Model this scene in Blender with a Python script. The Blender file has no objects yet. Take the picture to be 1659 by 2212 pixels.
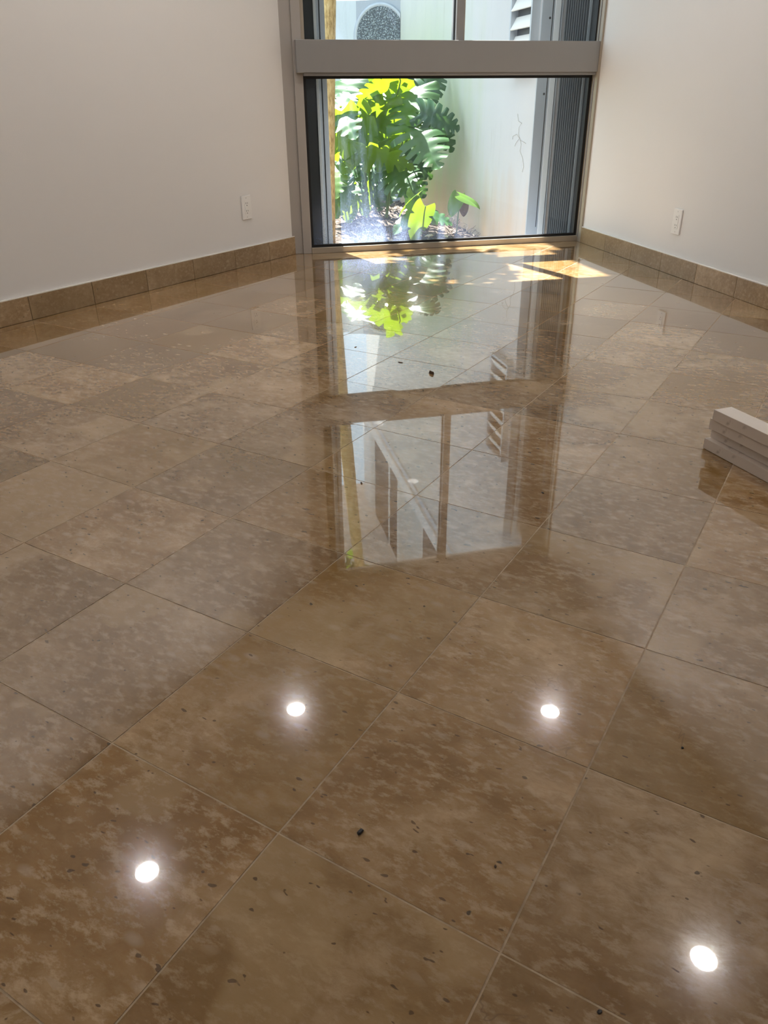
import bpy, bmesh, math, random
from mathutils import Vector, Matrix

# ------------------------------------------------------------------ scene / camera / light
S = bpy.context.scene
C = S.collection
S.view_settings.view_transform = 'Standard'
S.view_settings.look = 'None'
S.view_settings.gamma = 1.0
S.view_settings.use_curve_mapping = False
S.view_settings.exposure = 0.45

# world frame: X along the window (left to right), Y out through the window, Z up, metres
CAM = Vector((-0.6494, -4.8011, 0.8228))
RT = Vector((0.974365, -0.224822, -0.008189))
UP = Vector((0.113686, 0.460645, 0.880274))
FW = Vector((0.194133, 0.858639, -0.474396))
FPX = 1661.0
cam = bpy.data.cameras.new('camera')
cam.sensor_fit = 'VERTICAL'
cam.sensor_height = 36.0
cam.lens = 36.0 * FPX / 2212.0
cam.clip_start = 0.02
co = bpy.data.objects.new('camera', cam)
C.objects.link(co)
M4 = Matrix((RT, UP, -FW)).transposed().to_4x4()
M4.translation = CAM
co.matrix_world = M4
S.camera = co

w = bpy.data.worlds.new('hazy_sky')
S.world = w
w.use_nodes = True
bg = w.node_tree.nodes['Background']
bg.inputs[0].default_value = (0.68, 0.86, 1.0, 1)
bg.inputs[1].default_value = 1.75

SUN = Vector((0.319, -1.19, -2.33)).normalized()
sl = bpy.data.lights.new('sun', 'SUN')
sl.energy = 27.0
sl.angle = math.radians(0.55)
sl.color = (1.0, 0.97, 0.95)
so = bpy.data.objects.new('sun', sl)
C.objects.link(so)
so.rotation_euler = SUN.to_track_quat('-Z', 'Y').to_euler()
so.location = (-2, 6, 9)

DOWNLIGHT_STRENGTH = 225.0
DOWNLIGHT_COLOR = (1.0, 0.95, 0.90)

CEIL = 2.44
GROUND = -0.18


def ray(px, py):
    return FW + RT * ((px - 829.5) / FPX) - UP * ((py - 1106.0) / FPX)


def on_floor(px, py, z=0.0):
    d = ray(px, py)
    return CAM + d * ((z - CAM.z) / d.z)


def on_y(px, py, y):
    d = ray(px, py)
    return CAM + d * ((y - CAM.y) / d.y)


# ------------------------------------------------------------------ node helpers
class N:
    def __init__(s, name):
        s.m = bpy.data.materials.new(name)
        s.m.use_nodes = True
        s.t = s.m.node_tree
        s.b = s.t.nodes['Principled BSDF']
        s.out = s.t.nodes['Material Output']

    def n(s, kind, **kw):
        x = s.t.nodes.new('ShaderNode' + kind)
        for k, v in kw.items():
            setattr(x, k, v)
        return x

    def l(s, a, b):
        s.t.links.new(a, b)

    def val(s, sock, v):
        if isinstance(v, bpy.types.NodeSocket):
            s.l(v, sock)
        else:
            sock.default_value = v

    def math(s, op, a, b=0.0, c=0.0):
        x = s.n('Math', operation=op)
        for i, v in enumerate((a, b, c)):
            s.val(x.inputs[i], v)
        return x.outputs[0]

    def mix(s, f, a, b, blend='MIX'):
        x = s.n('Mix', data_type='RGBA', blend_type=blend)
        s.val(x.inputs[0], f)
        for i, v in ((6, a), (7, b)):
            if isinstance(v, tuple) and len(v) == 3:
                v = v + (1,)
            s.val(x.inputs[i], v)
        return x.outputs[2]

    def noise(s, vec, scale, detail=4, rough=0.55, dist=0.0):
        x = s.n('TexNoise')
        if vec is not None:
            s.l(vec, x.inputs['Vector'])
        x.inputs['Scale'].default_value = scale
        x.inputs['Detail'].default_value = detail
        x.inputs['Roughness'].default_value = rough
        x.inputs['Distortion'].default_value = dist
        return x.outputs['Fac']

    def ramp(s, f, stops, interp='LINEAR'):
        x = s.n('ValToRGB')
        x.color_ramp.interpolation = interp
        e = x.color_ramp.elements
        while len(e) < len(stops):
            e.new(0.5)
        for q, (p, c) in zip(e, stops):
            q.position = p
            q.color = (c, c, c, 1) if isinstance(c, (int, float)) else tuple(c) + (1,)
        s.l(f, x.inputs[0])
        return x.outputs[0]

    def coord(s, kind='Object', scale=None, rot=None, offset=None):
        v = s.n('TexCoord').outputs[kind]
        if offset is not None:
            a = s.n('VectorMath', operation='ADD')
            s.l(v, a.inputs[0])
            s.l(offset, a.inputs[1])
            v = a.outputs[0]
        if scale or rot:
            mp = s.n('Mapping')
            s.l(v, mp.inputs[0])
            if scale:
                mp.inputs['Scale'].default_value = scale
            if rot:
                mp.inputs['Rotation'].default_value = rot
            v = mp.outputs[0]
        return v

    def bump(s, h, strength, dist=0.01):
        x = s.n('Bump')
        x.inputs['Strength'].default_value = strength
        x.inputs['Distance'].default_value = dist
        s.l(h, x.inputs['Height'])
        s.l(x.outputs[0], s.b.inputs['Normal'])

    def p(s, **kw):
        for k, v in kw.items():
            s.val(s.b.inputs[k.replace('_', ' ')], v if not (isinstance(v, tuple) and len(v) == 3) else v + (1,))
        return s.m


def rnd_offset(k, mult=40.0):
    r = k.n('ObjectInfo').outputs['Random']
    c = k.n('CombineXYZ')
    k.l(k.math('MULTIPLY', r, mult), c.inputs[0])
    k.l(k.math('MULTIPLY', r, mult * 1.7), c.inputs[1])
    k.l(k.math('MULTIPLY', r, mult * 0.6), c.inputs[2])
    return c.outputs[0], r


MAT = {}


def stone(name, polished=True, gain=1.0):
    k = N(name)
    off, rnd = rnd_offset(k)
    v = k.coord('Object', offset=off)
    vs = k.n('Mapping')
    k.l(v, vs.inputs[0])
    vs.inputs['Rotation'].default_value = (0, 0, math.radians(-33))
    vs.inputs['Scale'].default_value = (0.5, 1.0, 1.0)
    st = vs.outputs[0]
    big = k.noise(v, 3.6, 6, 0.62, 0.7)
    base = k.ramp(big, [(0.30, (0.165, 0.082, 0.020)), (0.45, (0.255, 0.150, 0.062)), (0.56, (0.315, 0.205, 0.104)), (0.70, (0.46, 0.325, 0.195))])
    med = k.noise(st, 36, 7, 0.72, 0.5)
    base = k.mix(k.ramp(med, [(0.36, 0.55), (0.58, 0.0)]), base, (0.165, 0.082, 0.018))
    base = k.mix(k.ramp(k.noise(st, 74, 5, 0.7), [(0.50, 0.0), (0.64, 0.55)]), base, (0.47, 0.35, 0.225))
    # per tile tone
    r2 = k.math('FRACT', k.math('MULTIPLY', rnd, 17.31))
    gold = k.math('MULTIPLY', k.ramp(r2, [(0.0, 0.0), (0.55, 0.0), (0.65, 0.5), (1.0, 0.9)]), k.ramp(k.noise(v, 3.4, 3), [(0.38, 0.0), (0.56, 0.8)]))
    base = k.mix(gold, base, (0.19, 0.105, 0.020))
    r3 = k.math('FRACT', k.math('MULTIPLY', rnd, 91.7))
    br = k.math('ADD', 0.94 * gain, k.math('MULTIPLY', r3, 0.46 * gain))
    base = k.mix(1.0, base, br, 'MULTIPLY')
    # pale chips
    vo = k.n('TexVoronoi')
    k.l(st, vo.inputs['Vector'])
    vo.inputs['Scale'].default_value = 52
    vo.inputs['Randomness'].default_value = 1.0
    sep = k.n('SeparateColor')
    k.l(vo.outputs['Color'], sep.inputs[0])
    chipsel = k.math('GREATER_THAN', sep.outputs[0], 0.80)
    chip = k.math('MULTIPLY', chipsel, k.ramp(vo.outputs['Distance'], [(0.15, 1.0), (0.45, 0.0)]))
    patchy = k.ramp(k.noise(v, 7, 2), [(0.38, 0.2), (0.64, 0.65)])
    base = k.mix(k.math('MULTIPLY', chip, patchy), base, (0.50, 0.38, 0.26))
    # large pale cloud in places
    base = k.mix(k.ramp(k.noise(v, 2.4, 3, 0.5), [(0.60, 0.0), (0.63, 0.42)]), base, (0.46, 0.32, 0.165))
    # dark flecks
    fl = k.ramp(k.noise(st, 115, 1, 0.4), [(0.235, 0.75), (0.262, 0.0)])
    base = k.mix(fl, base, (0.055, 0.028, 0.012))
    fl2 = k.ramp(k.noise(v, 60, 1, 0.3), [(0.165, 0.85), (0.185, 0.0)])
    base = k.mix(fl2, base, (0.035, 0.02, 0.012))
    # veins
    vn = k.noise(v, 5.5, 4, 0.62, 0.8)
    vein = k.math('SUBTRACT', 1.0, k.math('MULTIPLY', k.math('ABSOLUTE', k.math('SUBTRACT', vn, 0.5)), 200.0))
    vein = k.math('MULTIPLY', k.math('MAXIMUM', vein, 0.0), k.ramp(k.noise(v, 3.1, 2), [(0.58, 0.0), (0.66, 0.5)]))
    base = k.mix(vein, base, (0.11, 0.06, 0.024))
    if polished:
        k.p(Base_Color=base, Roughness=0.13, Specular_IOR_Level=0.10, Coat_Weight=1.0, Coat_Roughness=0.014, Coat_IOR=2.05)
        sc = k.n('Bump')
        sc.inputs['Strength'].default_value = 0.02
        sc.inputs['Distance'].default_value = 0.0012
        k.l(k.noise(v, 9, 1, 0.3), sc.inputs['Height'])
        k.l(sc.outputs[0], k.b.inputs['Coat Normal'])
    else:
        base = k.mix(0.35, base, (0.40, 0.315, 0.21))
        k.p(Base_Color=base, Roughness=0.34, Specular_IOR_Level=0.4)
    return k.m


MAT['tile'] = stone('polished_limestone')
MAT['base'] = stone('honed_limestone', False, 1.05)
k = N('grout')
MAT['grout'] = k.p(Base_Color=k.ramp(k.noise(k.coord(), 60, 3), [(0.3, (0.38, 0.28, 0.18)), (0.7, (0.54, 0.43, 0.30))]), Roughness=0.85)


def paint(name, col, rough=0.55, bump=0.06, sc=180):
    k = N(name)
    v = k.coord()
    k.bump(k.noise(v, sc, 3, 0.6), bump, 0.004)
    c2 = tuple(c * 0.965 for c in col)
    return k.p(Base_Color=k.mix(k.noise(v, 1.4, 3), col, c2), Roughness=rough)


MAT['paint'] = paint('white_wall_paint', (0.82, 0.805, 0.79))
MAT['ceiling'] = paint('ceiling_paint', (0.80, 0.78, 0.75))
MAT['caulk'] = paint('white_caulk', (0.85, 0.82, 0.77), 0.5, 0.0)


def metal(name, col, rough=0.42, metallic=0.55, var=0.08):
    k = N(name)
    v = k.coord(scale=(1, 1, 0.15))
    c2 = tuple(c * (1 - var) for c in col)
    return k.p(Base_Color=k.mix(k.noise(v, 9, 3), col, c2), Roughness=rough, Metallic=metallic)


MAT['alu'] = metal('bronze_grey_aluminium', (0.315, 0.31, 0.305), 0.45, 0.2)
MAT['alu_tan'] = metal('champagne_aluminium', (0.42, 0.37, 0.30), 0.40, 0.3)
MAT['alu_light'] = metal('mill_aluminium', (0.80, 0.84, 0.86), 0.45, 0.05)
MAT['alu_grey'] = metal('weathered_aluminium', (0.50, 0.55, 0.60), 0.5, 0.15)
MAT['shutter'] = metal('dark_slate_shutter', (0.075, 0.088, 0.10), 0.5, 0.1)
MAT['shutter_shade'] = metal('shade_black_panel', (0.013, 0.016, 0.018), 0.55, 0.1)  # near-black puts shade between blades and on the return wall into colour
MAT['post_dark'] = metal('dark_anodised_post', (0.06, 0.068, 0.072), 0.35, 0.3)
MAT['alu_pale'] = metal('pale_taupe_aluminium', (0.44, 0.41, 0.38), 0.45, 0.15)
MAT['rubber'] = N('black_gasket').p(Base_Color=(0.006, 0.006, 0.007), Roughness=0.55)
MAT['plastic'] = N('white_plastic').p(Base_Color=(0.86, 0.85, 0.83), Roughness=0.3)
MAT['slot'] = N('dark_slot').p(Base_Color=(0.03, 0.028, 0.027), Roughness=0.6)
MAT['screw'] = N('painted_screw').p(Base_Color=(0.55, 0.54, 0.52), Roughness=0.35, Metallic=0.5)

# dusty window glass: clear pane with fresnel mirror and a thin film of dirt
k = N('dusty_glass')
k.t.nodes.remove(k.b)
tr = k.n('BsdfTransparent')
tr.inputs[0].default_value = (0.93, 0.965, 0.955, 1)
gl = k.n('BsdfGlossy')
gl.inputs['Roughness'].default_value = 0.0
fr = k.n('Fresnel')
fr.inputs[0].default_value = 1.5
m1 = k.n('MixShader')
k.l(fr.outputs[0], m1.inputs[0])
k.l(tr.outputs[0], m1.inputs[1])
k.l(gl.outputs[0], m1.inputs[2])
df = k.n('BsdfDiffuse')
df.inputs[0].default_value = (0.50, 0.62, 0.90, 1)
tl = k.n('BsdfTranslucent')
tl.inputs[0].default_value = (0.42, 0.54, 0.85, 1)
m2 = k.n('MixShader')
m2.inputs[0].default_value = 0.6
k.l(df.outputs[0], m2.inputs[1])
k.l(tl.outputs[0], m2.inputs[2])
v = k.coord()
sx = k.n('SeparateXYZ')
k.l(v, sx.inputs[0])
X, Z = sx.outputs[0], sx.outputs[2]
low = k.math('POWER', k.math('SUBTRACT', 1.0, k.math('MINIMUM', k.math('DIVIDE', Z, 0.42), 1.0)), 1.6)
side = k.math('SUBTRACT', 1.05, k.math('MINIMUM', k.math('DIVIDE', k.math('ABSOLUTE', k.math('SUBTRACT', X, 0.34)), 0.75), 0.97))
streak = k.noise(k.coord(scale=(1, 1, 0.12)), 26, 3, 0.6)
cloud = k.noise(v, 4, 4, 0.6)
speck = k.ramp(k.noise(v, 190, 2, 0.6), [(0.45, 0.7), (0.70, 1.5)])
dust = k.math('MULTIPLY', k.math('MULTIPLY', low, side), k.math('ADD', 0.25, k.math('MULTIPLY', cloud, 0.9)))
dust = k.math('ADD', dust, k.math('MULTIPLY', k.ramp(streak, [(0.42, 0.0), (0.75, 1.0)]), k.math('MULTIPLY', side, 0.16)))
dust = k.math('MULTIPLY', k.math('ADD', dust, 0.012), speck)
dust = k.math('MINIMUM', k.math('MULTIPLY', dust, 0.68), 0.7)
m3 = k.n('MixShader')
k.l(dust, m3.inputs[0])
k.l(m1.outputs[0], m3.inputs[1])
k.l(m2.outputs[0], m3.inputs[2])
k.l(m3.outputs[0], k.out.inputs[0])
MAT['glass'] = k.m

# exterior stucco, weathered: mould at the far end, rust brown low down
k = N('weathered_stucco')
v = k.coord()
sx = k.n('SeparateXYZ')
k.l(v, sx.inputs[0])
Y, Z = sx.outputs[1], sx.outputs[2]
stv = k.coord(scale=(1, 1, 0.12))
st = k.noise(stv, 4.5, 4, 0.6)
cl = k.noise(v, 2.2, 4, 0.6)
base = k.mix(cl, (0.65, 0.645, 0.655), (0.58, 0.59, 0.60))
alg = k.ramp(k.math('ADD', k.math('MULTIPLY', Y, 0.22), k.math('MULTIPLY', st, 0.35)), [(0.46, 0.0), (0.80, 0.8)])
alg = k.math('MULTIPLY', alg, k.ramp(k.math('MULTIPLY', Z, 0.5), [(0.35, 1.0), (0.85, 0.15)]))
base = k.mix(alg, base, (0.45, 0.55, 0.24))
rust = k.ramp(k.math('ADD', k.math('MULTIPLY', Z, 1.1), k.math('MULTIPLY', st, 0.75)), [(0.15, 0.85), (0.75, 0.0)])
base = k.mix(rust, base, (0.60, 0.43, 0.28))
dk = k.ramp(k.noise(stv, 11, 4, 0.7), [(0.60, 0.0), (0.74, 0.28)])
base = k.mix(dk, base, (0.33, 0.33, 0.27))
k.bump(k.noise(v, 90, 3), 0.15, 0.004)
MAT['stucco'] = k.p(Base_Color=base, Roughness=0.9)
MAT['stucco_grey'] = paint('shade_grey_stucco', (0.40, 0.44, 0.49), 0.9, 0.12, 90)  # shade on the recess facet is put into this darker tone
MAT['stucco_pale'] = paint('lit_pale_stucco', (0.62, 0.68, 0.73), 0.9, 0.12, 90)  # paler tone paints in the light on the facet turned towards it
MAT['white_out'] = paint('white_exterior_paint', (0.82, 0.82, 0.80), 0.7, 0.05)
MAT['window_dark'] = N('dark_window_glass').p(Base_Color=(0.035, 0.035, 0.035), Roughness=0.5)
k = N('pebble_lining')
vo = k.n('TexVoronoi')
k.l(k.coord(scale=(1, 1, 0.55)), vo.inputs['Vector'])
vo.inputs['Scale'].default_value = 75
pc = k.mix(vo.outputs['Color'], (0.13, 0.17, 0.19), (0.46, 0.54, 0.56))
pc = k.mix(k.ramp(vo.outputs['Distance'], [(0.30, 0.0), (0.55, 0.85)]), pc, (0.03, 0.04, 0.05))
k.bump(k.math('SUBTRACT', 1.0, vo.outputs['Distance']), 0.7, 0.01)
MAT['pebble'] = k.p(Base_Color=pc, Roughness=0.35)
k = N('tan_bark')
v = k.coord(scale=(1, 1, 0.35))
bk = k.ramp(k.noise(v, 55, 4, 0.7), [(0.35, (0.30, 0.19, 0.06)), (0.5, (0.55, 0.38, 0.15)), (0.7, (0.72, 0.55, 0.27))])
k.bump(k.noise(v, 70, 4), 0.5, 0.01)
MAT['bark'] = k.p(Base_Color=bk, Roughness=0.85)
k = N('garden_soil')
v = k.coord()
sc_ = k.ramp(k.noise(v, 32, 6, 0.7), [(0.32, (0.035, 0.026, 0.02)), (0.52, (0.15, 0.11, 0.08)), (0.72, (0.42, 0.33, 0.26))])
k.bump(k.noise(v, 45, 6, 0.7), 1.0, 0.03)
MAT['soil'] = k.p(Base_Color=sc_, Roughness=0.95)
k = N('dry_leaf_litter')
_, rr = rnd_offset(k)
MAT['litter'] = k.p(Base_Color=k.ramp(k.noise(k.coord(), 14, 3), [(0.35, (0.11, 0.07, 0.045)), (0.5, (0.42, 0.31, 0.21)), (0.66, (0.72, 0.63, 0.52))]), Roughness=0.8)
MAT['twig'] = N('grey_twig').p(Base_Color=(0.12, 0.09, 0.075), Roughness=0.9)
MAT['vine'] = N('dry_vine').p(Base_Color=(0.40, 0.37, 0.31), Roughness=0.9)
MAT['chip'] = N('black_chip').p(Base_Color=(0.03, 0.028, 0.03), Roughness=0.6)
MAT['chip_brown'] = N('brown_leaf_fragment').p(Base_Color=(0.10, 0.06, 0.035), Roughness=0.8)
k = N('pale_cut_stone')
v = k.coord()
pl = k.mix(k.ramp(k.noise(v, 30, 4), [(0.62, 0.0), (0.75, 0.5)]), k.mix(k.noise(v, 9, 3), (0.70, 0.62, 0.55), (0.60, 0.52, 0.45)), (0.20, 0.14, 0.10))
MAT['plank'] = k.p(Base_Color=pl, Roughness=0.5)
MAT['plank_top_lit'] = N('pale_top_lit').p(Base_Color=(0.80, 0.73, 0.67), Roughness=0.35)  # paler than the sides: light from above put into the top colour
k = N('downlight_lens')
k.p(Base_Color=(1.0, 1.0, 1.0), Emission_Color=DOWNLIGHT_COLOR, Emission_Strength=DOWNLIGHT_STRENGTH)
MAT['lens'] = k.m


def leaf_mat(name, col, trans, gloss=0.33, tw=0.55):
    k = N(name)
    off, rnd = rnd_offset(k)
    v = k.coord(offset=off)
    c = k.mix(k.noise(v, 12, 3), col, tuple(x * 0.72 for x in col))
    k.p(Base_Color=c, Roughness=gloss, Specular_IOR_Level=1.0)
    t = k.n('BsdfTranslucent')
    t.inputs[0].default_value = trans + (1,)
    m = k.n('MixShader')
    m.inputs[0].default_value = tw
    k.l(k.b.outputs[0], m.inputs[1])
    k.l(t.outputs[0], m.inputs[2])
    k.l(m.outputs[0], k.out.inputs[0])
    return k.m


MAT['leaf'] = leaf_mat('monstera_leaf', (0.045, 0.14, 0.035), (0.16, 0.28, 0.014), 0.36, 0.33)
MAT['leaf_young_lit'] = leaf_mat('young_backlit_leaf', (0.12, 0.25, 0.03), (0.23, 0.35, 0.010), 0.36, 0.44)  # brighter copy: backlight on clump leaves put into colour; young plants share it
MAT['leaf_dark'] = leaf_mat('dark_leaf', (0.03, 0.095, 0.045), (0.10, 0.22, 0.04), 0.3, 0.3)  # darker, less translucent tone of the same leaf
MAT['petiole'] = N('green_petiole').p(Base_Color=(0.13, 0.22, 0.07), Roughness=0.5)
MAT['wilt'] = N('wilted_leaf').p(Base_Color=(0.16, 0.10, 0.05), Roughness=0.8)


# ------------------------------------------------------------------ mesh helpers
def link(o, parent=None):
    C.objects.link(o)
    if parent:
        o.parent = parent
    return o


def tag(o, label=None, cat=None, group=None, kind=None):
    if label:
        o['label'] = label
    if cat:
        o['category'] = cat
    if group:
        o['group'] = group
    if kind:
        o['kind'] = kind
    return o


def empty(name, loc=(0, 0, 0), rz=0.0, parent=None):
    o = bpy.data.objects.new(name, None)
    o.empty_display_size = 0.1
    o.location = loc
    o.rotation_euler = (0, 0, rz)
    return link(o, parent)


def mesh_obj(name, bm, mat, parent=None, smooth=False):
    me = bpy.data.meshes.new(name)
    bm.normal_update()
    bm.to_mesh(me)
    bm.free()
    for m in (mat if isinstance(mat, (list, tuple)) else [mat]):
        me.materials.append(MAT[m])
    if smooth:
        for p in me.polygons:
            p.use_smooth = True
    return link(bpy.data.objects.new(name, me), parent)


def add_box(bm, a, b, bev=0.0):
    g = bmesh.new()
    bmesh.ops.create_cube(g, size=1)
    a, b = Vector(a), Vector(b)
    for v in g.verts:
        v.co = Vector(((a.x + b.x) / 2 + v.co.x * (b.x - a.x), (a.y + b.y) / 2 + v.co.y * (b.y - a.y), (a.z + b.z) / 2 + v.co.z * (b.z - a.z)))
    if bev:
        bmesh.ops.bevel(g, geom=g.edges[:], offset=bev, segments=2, affect='EDGES', profile=0.5)
    merge(bm, g)


def merge(bm, g):
    t = bpy.data.meshes.new('t')
    g.to_mesh(t)
    g.free()
    bm.from_mesh(t)
    bpy.data.meshes.remove(t)


def box(name, a, b, mat, parent=None, bev=0.0):
    bm = bmesh.new()
    add_box(bm, a, b, bev)
    return mesh_obj(name, bm, mat, parent)


def prism(bm, pts, z0, z1):
    lo = [bm.verts.new((p[0], p[1], z0)) for p in pts]
    hi = [bm.verts.new((p[0], p[1], z1)) for p in pts]
    n = len(pts)
    bm.faces.new(hi)
    bm.faces.new(lo[::-1])
    for i in range(n):
        j = (i + 1) % n
        bm.faces.new((lo[i], lo[j], hi[j], hi[i]))


def tube(bm, pts, radii, seg=10, cap=True):
    rings = []
    n = len(pts)
    pts = [Vector(p) for p in pts]
    ref = Vector((0.31, 0.17, 0.93))
    for i, p in enumerate(pts):
        d = (pts[min(i + 1, n - 1)] - pts[max(i - 1, 0)]).normalized()
        a = d.cross(ref)
        if a.length < 0.05:
            a = d.cross(Vector((1, 0, 0)))
        a.normalize()
        b = d.cross(a)
        r = radii[i] if isinstance(radii, (list, tuple)) else radii
        rings.append([bm.verts.new(p + (a * math.cos(t) + b * math.sin(t)) * r) for t in [2 * math.pi * q / seg for q in range(seg)]])
    for r0, r1 in zip(rings, rings[1:]):
        for q in range(seg):
            bm.faces.new((r0[q], r0[(q + 1) % seg], r1[(q + 1) % seg], r1[q]))
    if cap:
        bm.faces.new(rings[0][::-1])
        bm.faces.new(rings[-1])


def disc(bm, c, r, seg=32, axis='Z', up=True):
    vs = []
    for q in range(seg):
        t = 2 * math.pi * q / seg
        x, y = math.cos(t) * r, math.sin(t) * r
        vs.append(bm.verts.new((c[0] + x, c[1] + y, c[2]) if axis == 'Z' else (c[0] + x, c[1], c[2] + y)))
    bm.faces.new(vs if up else vs[::-1])


def lathe(bm, prof, seg=32):
    rings = [[bm.verts.new((r * math.cos(2 * math.pi * q / seg), r * math.sin(2 * math.pi * q / seg), z)) for q in range(seg)] for r, z in prof]
    for a, b in zip(rings, rings[1:]):
        for q in range(seg):
            bm.faces.new((a[q], a[(q + 1) % seg], b[(q + 1) % seg], b[q]))


def clip(poly, p, nrm):
    out = []
    for i in range(len(poly)):
        a, b = poly[i], poly[(i + 1) % len(poly)]
        da = (a[0] - p[0]) * nrm[0] + (a[1] - p[1]) * nrm[1]
        db = (b[0] - p[0]) * nrm[0] + (b[1] - p[1]) * nrm[1]
        if da >= 0:
            out.append(a)
        if (da >= 0) != (db >= 0):
            t = da / (da - db)
            out.append((a[0] + (b[0] - a[0]) * t, a[1] + (b[1] - a[1]) * t))
    return out


# ------------------------------------------------------------------ room shell
XR = 1.730                       # right wall face
LP = Vector((-0.100, 0.008))     # left wall line: point and direction (45 degrees)
LA = math.radians(45.4)
LD = Vector((math.sin(LA), math.cos(LA)))
LN = Vector((LD.y, -LD.x))       # towards the room
XW, YB = -3.3, -7.0
tc = (XW - LP.x) / LD.x
LC = LP + LD * tc                # corner where the slanted wall meets the west wall
# floor slab (carries the grout) and tiles
bm = bmesh.new()
FP = [(XR, 0.03), (LP.x, 0.03), (LC.x, LC.y), (XW, YB), (XR, YB)]
prism(bm, FP[::-1], -0.10, -0.0007)
floor = tag(mesh_obj('floor', bm, 'grout'), 'polished beige limestone floor laid diagonally', kind='structure')
TS = 0.3048
TO = Vector((-0.856, -3.907))
TAZ = math.radians(44.02)
TA = Vector((math.sin(TAZ), math.cos(TAZ)))
TB = Vector((math.cos(TAZ), -math.sin(TAZ)))
trot = -TAZ
G = 0.0013
half = TS / 2 - G


def tile_mesh(poly):
    bm = bmesh.new()
    prism(bm, poly, -0.009, 0.0)
    me = bpy.data.meshes.new('tile')
    bm.normal_update()
    bm.to_mesh(me)
    bm.free()
    me.materials.append(MAT['tile'])
    return me


FULL = tile_mesh([(-half, -half), (half, -half), (half, half), (-half, half)])
rng = random.Random(7)
rest = bmesh.new()
cand = []
for i in range(-22, 16):
    for j in range(-18, 26):
        c = TO + TB * ((i + 0.5) * TS) + TA * ((j + 0.5) * TS)
        quad = [c + TB * (sx_ * half) + TA * (sy_ * half) for sx_, sy_ in ((-1, -1), (1, -1), (1, 1), (-1, 1))]
        poly = [(q.x, q.y) for q in quad]
        n0 = len(poly)
        full = poly[:]
        poly = clip(poly, (XR, 0), (-1, 0))
        poly = clip(poly, (0, 0.0), (0, -1)) if poly else poly
        poly = clip(poly, (LP.x, LP.y), (LN.x, LN.y)) if poly else poly
        poly = clip(poly, (XW, 0), (1, 0)) if poly else poly
        poly = clip(poly, (0, YB), (0, 1)) if poly else poly
        if len(poly) < 3:
            continue
        ar = abs(sum(poly[a][0] * poly[(a + 1) % len(poly)][1] - poly[(a + 1) % len(poly)][0] * poly[a][1] for a in range(len(poly)))) / 2
        if ar < 0.0004:
            continue
        d = Vector((c.x, c.y, 0)) - CAM
        z = d.dot(FW)
        inview = False
        if z > 0.15:
            u_, v_ = d.dot(RT) / z * FPX, d.dot(UP) / z * FPX
            inview = abs(u_) < 1120 and -1500 < v_ < 1200
        cand.append((not inview, d.length, c, poly, ar > 0.99 * (2 * half) ** 2, i, j))
cand.sort(key=lambda t: (t[0], t[1]))
ntile = 0
for hid, dist_, c, poly, isfull, i, j in cand:
    loc2 = []
    for p in poly:
        d = Vector(p) - c
        loc2.append((d.dot(TB), d.dot(TA)))
    if not hid and ntile < 296:
        me = FULL if isfull else tile_mesh(loc2)
        o = bpy.data.objects.new('tile', me)
        o.location = (c.x, c.y, rng.uniform(-0.00025, 0.0))
        o.rotation_euler = (math.radians(rng.uniform(-0.07, 0.07)), math.radians(rng.uniform(-0.07, 0.07)), trot)
        link(o, floor)
        ntile += 1
    else:
        prism(rest, poly, -0.009, 0.0)
tag(mesh_obj('tile_field', rest, 'tile', floor), kind='stuff')

# walls
def wall_strip(name, p, q, t, z0, z1, mat, kind='structure', label=None):
    """vertical slab from p to q (plan), thickness t to the left of p->q"""
    p, q = Vector(p), Vector(q)
    d = (q - p).normalized()
    nn = Vector((-d.y, d.x))
    bm = bmesh.new()
    pts = [p, q, q + nn * t, p + nn * t]
    prism(bm, [(a.x, a.y) for a in pts], z0, z1)
    o = mesh_obj(name, bm, mat)
    bmesh_fix(o)
    return tag(o, label, kind=kind)


def bmesh_fix(o):
    bm = bmesh.new()
    bm.from_mesh(o.data)
    bmesh.ops.recalc_face_normals(bm, faces=bm.faces[:])
    bm.to_mesh(o.data)
    bm.free()


wall_right = wall_strip('wall_right', (XR, YB), (XR, -0.072), -0.12, -0.02, CEIL, 'paint', label='white painted wall to the right of the window')
wall_left = wall_strip('wall_left', (LP.x, LP.y), (LC.x, LC.y), -0.12, -0.02, CEIL, 'paint', label='white painted wall slanting away to the left of the window')
wall_strip('wall_west', (XW, LC.y), (XW, YB), -0.12, -0.02, CEIL, 'paint', label='white painted side wall behind the slanting wall')
wall_strip('wall_rear', (XW - 0.12, YB), (XR + 0.12, YB), -0.12, -0.02, CEIL, 'paint', label='white painted wall facing the window')
bm = bmesh.new()
prism(bm, [(XR + 0.12, 0.12), (LP.x - 0.3, 0.12), (LC.x - 0.12, LC.y + 0.2), (XW - 0.12, YB - 0.12), (XR + 0.12, YB - 0.12)][::-1], CEIL, CEIL + 0.1)
tag(mesh_obj('ceiling', bm, 'ceiling'), 'flat white ceiling with recessed round lamps', kind='structure')
box('wall_window', (LP.x - 0.02, -0.03, 2.345), (XR + 0.14, 0.12, CEIL), 'paint')
tag(bpy.data.objects['wall_window'], 'white header wall above the tall window', kind='structure')

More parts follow.
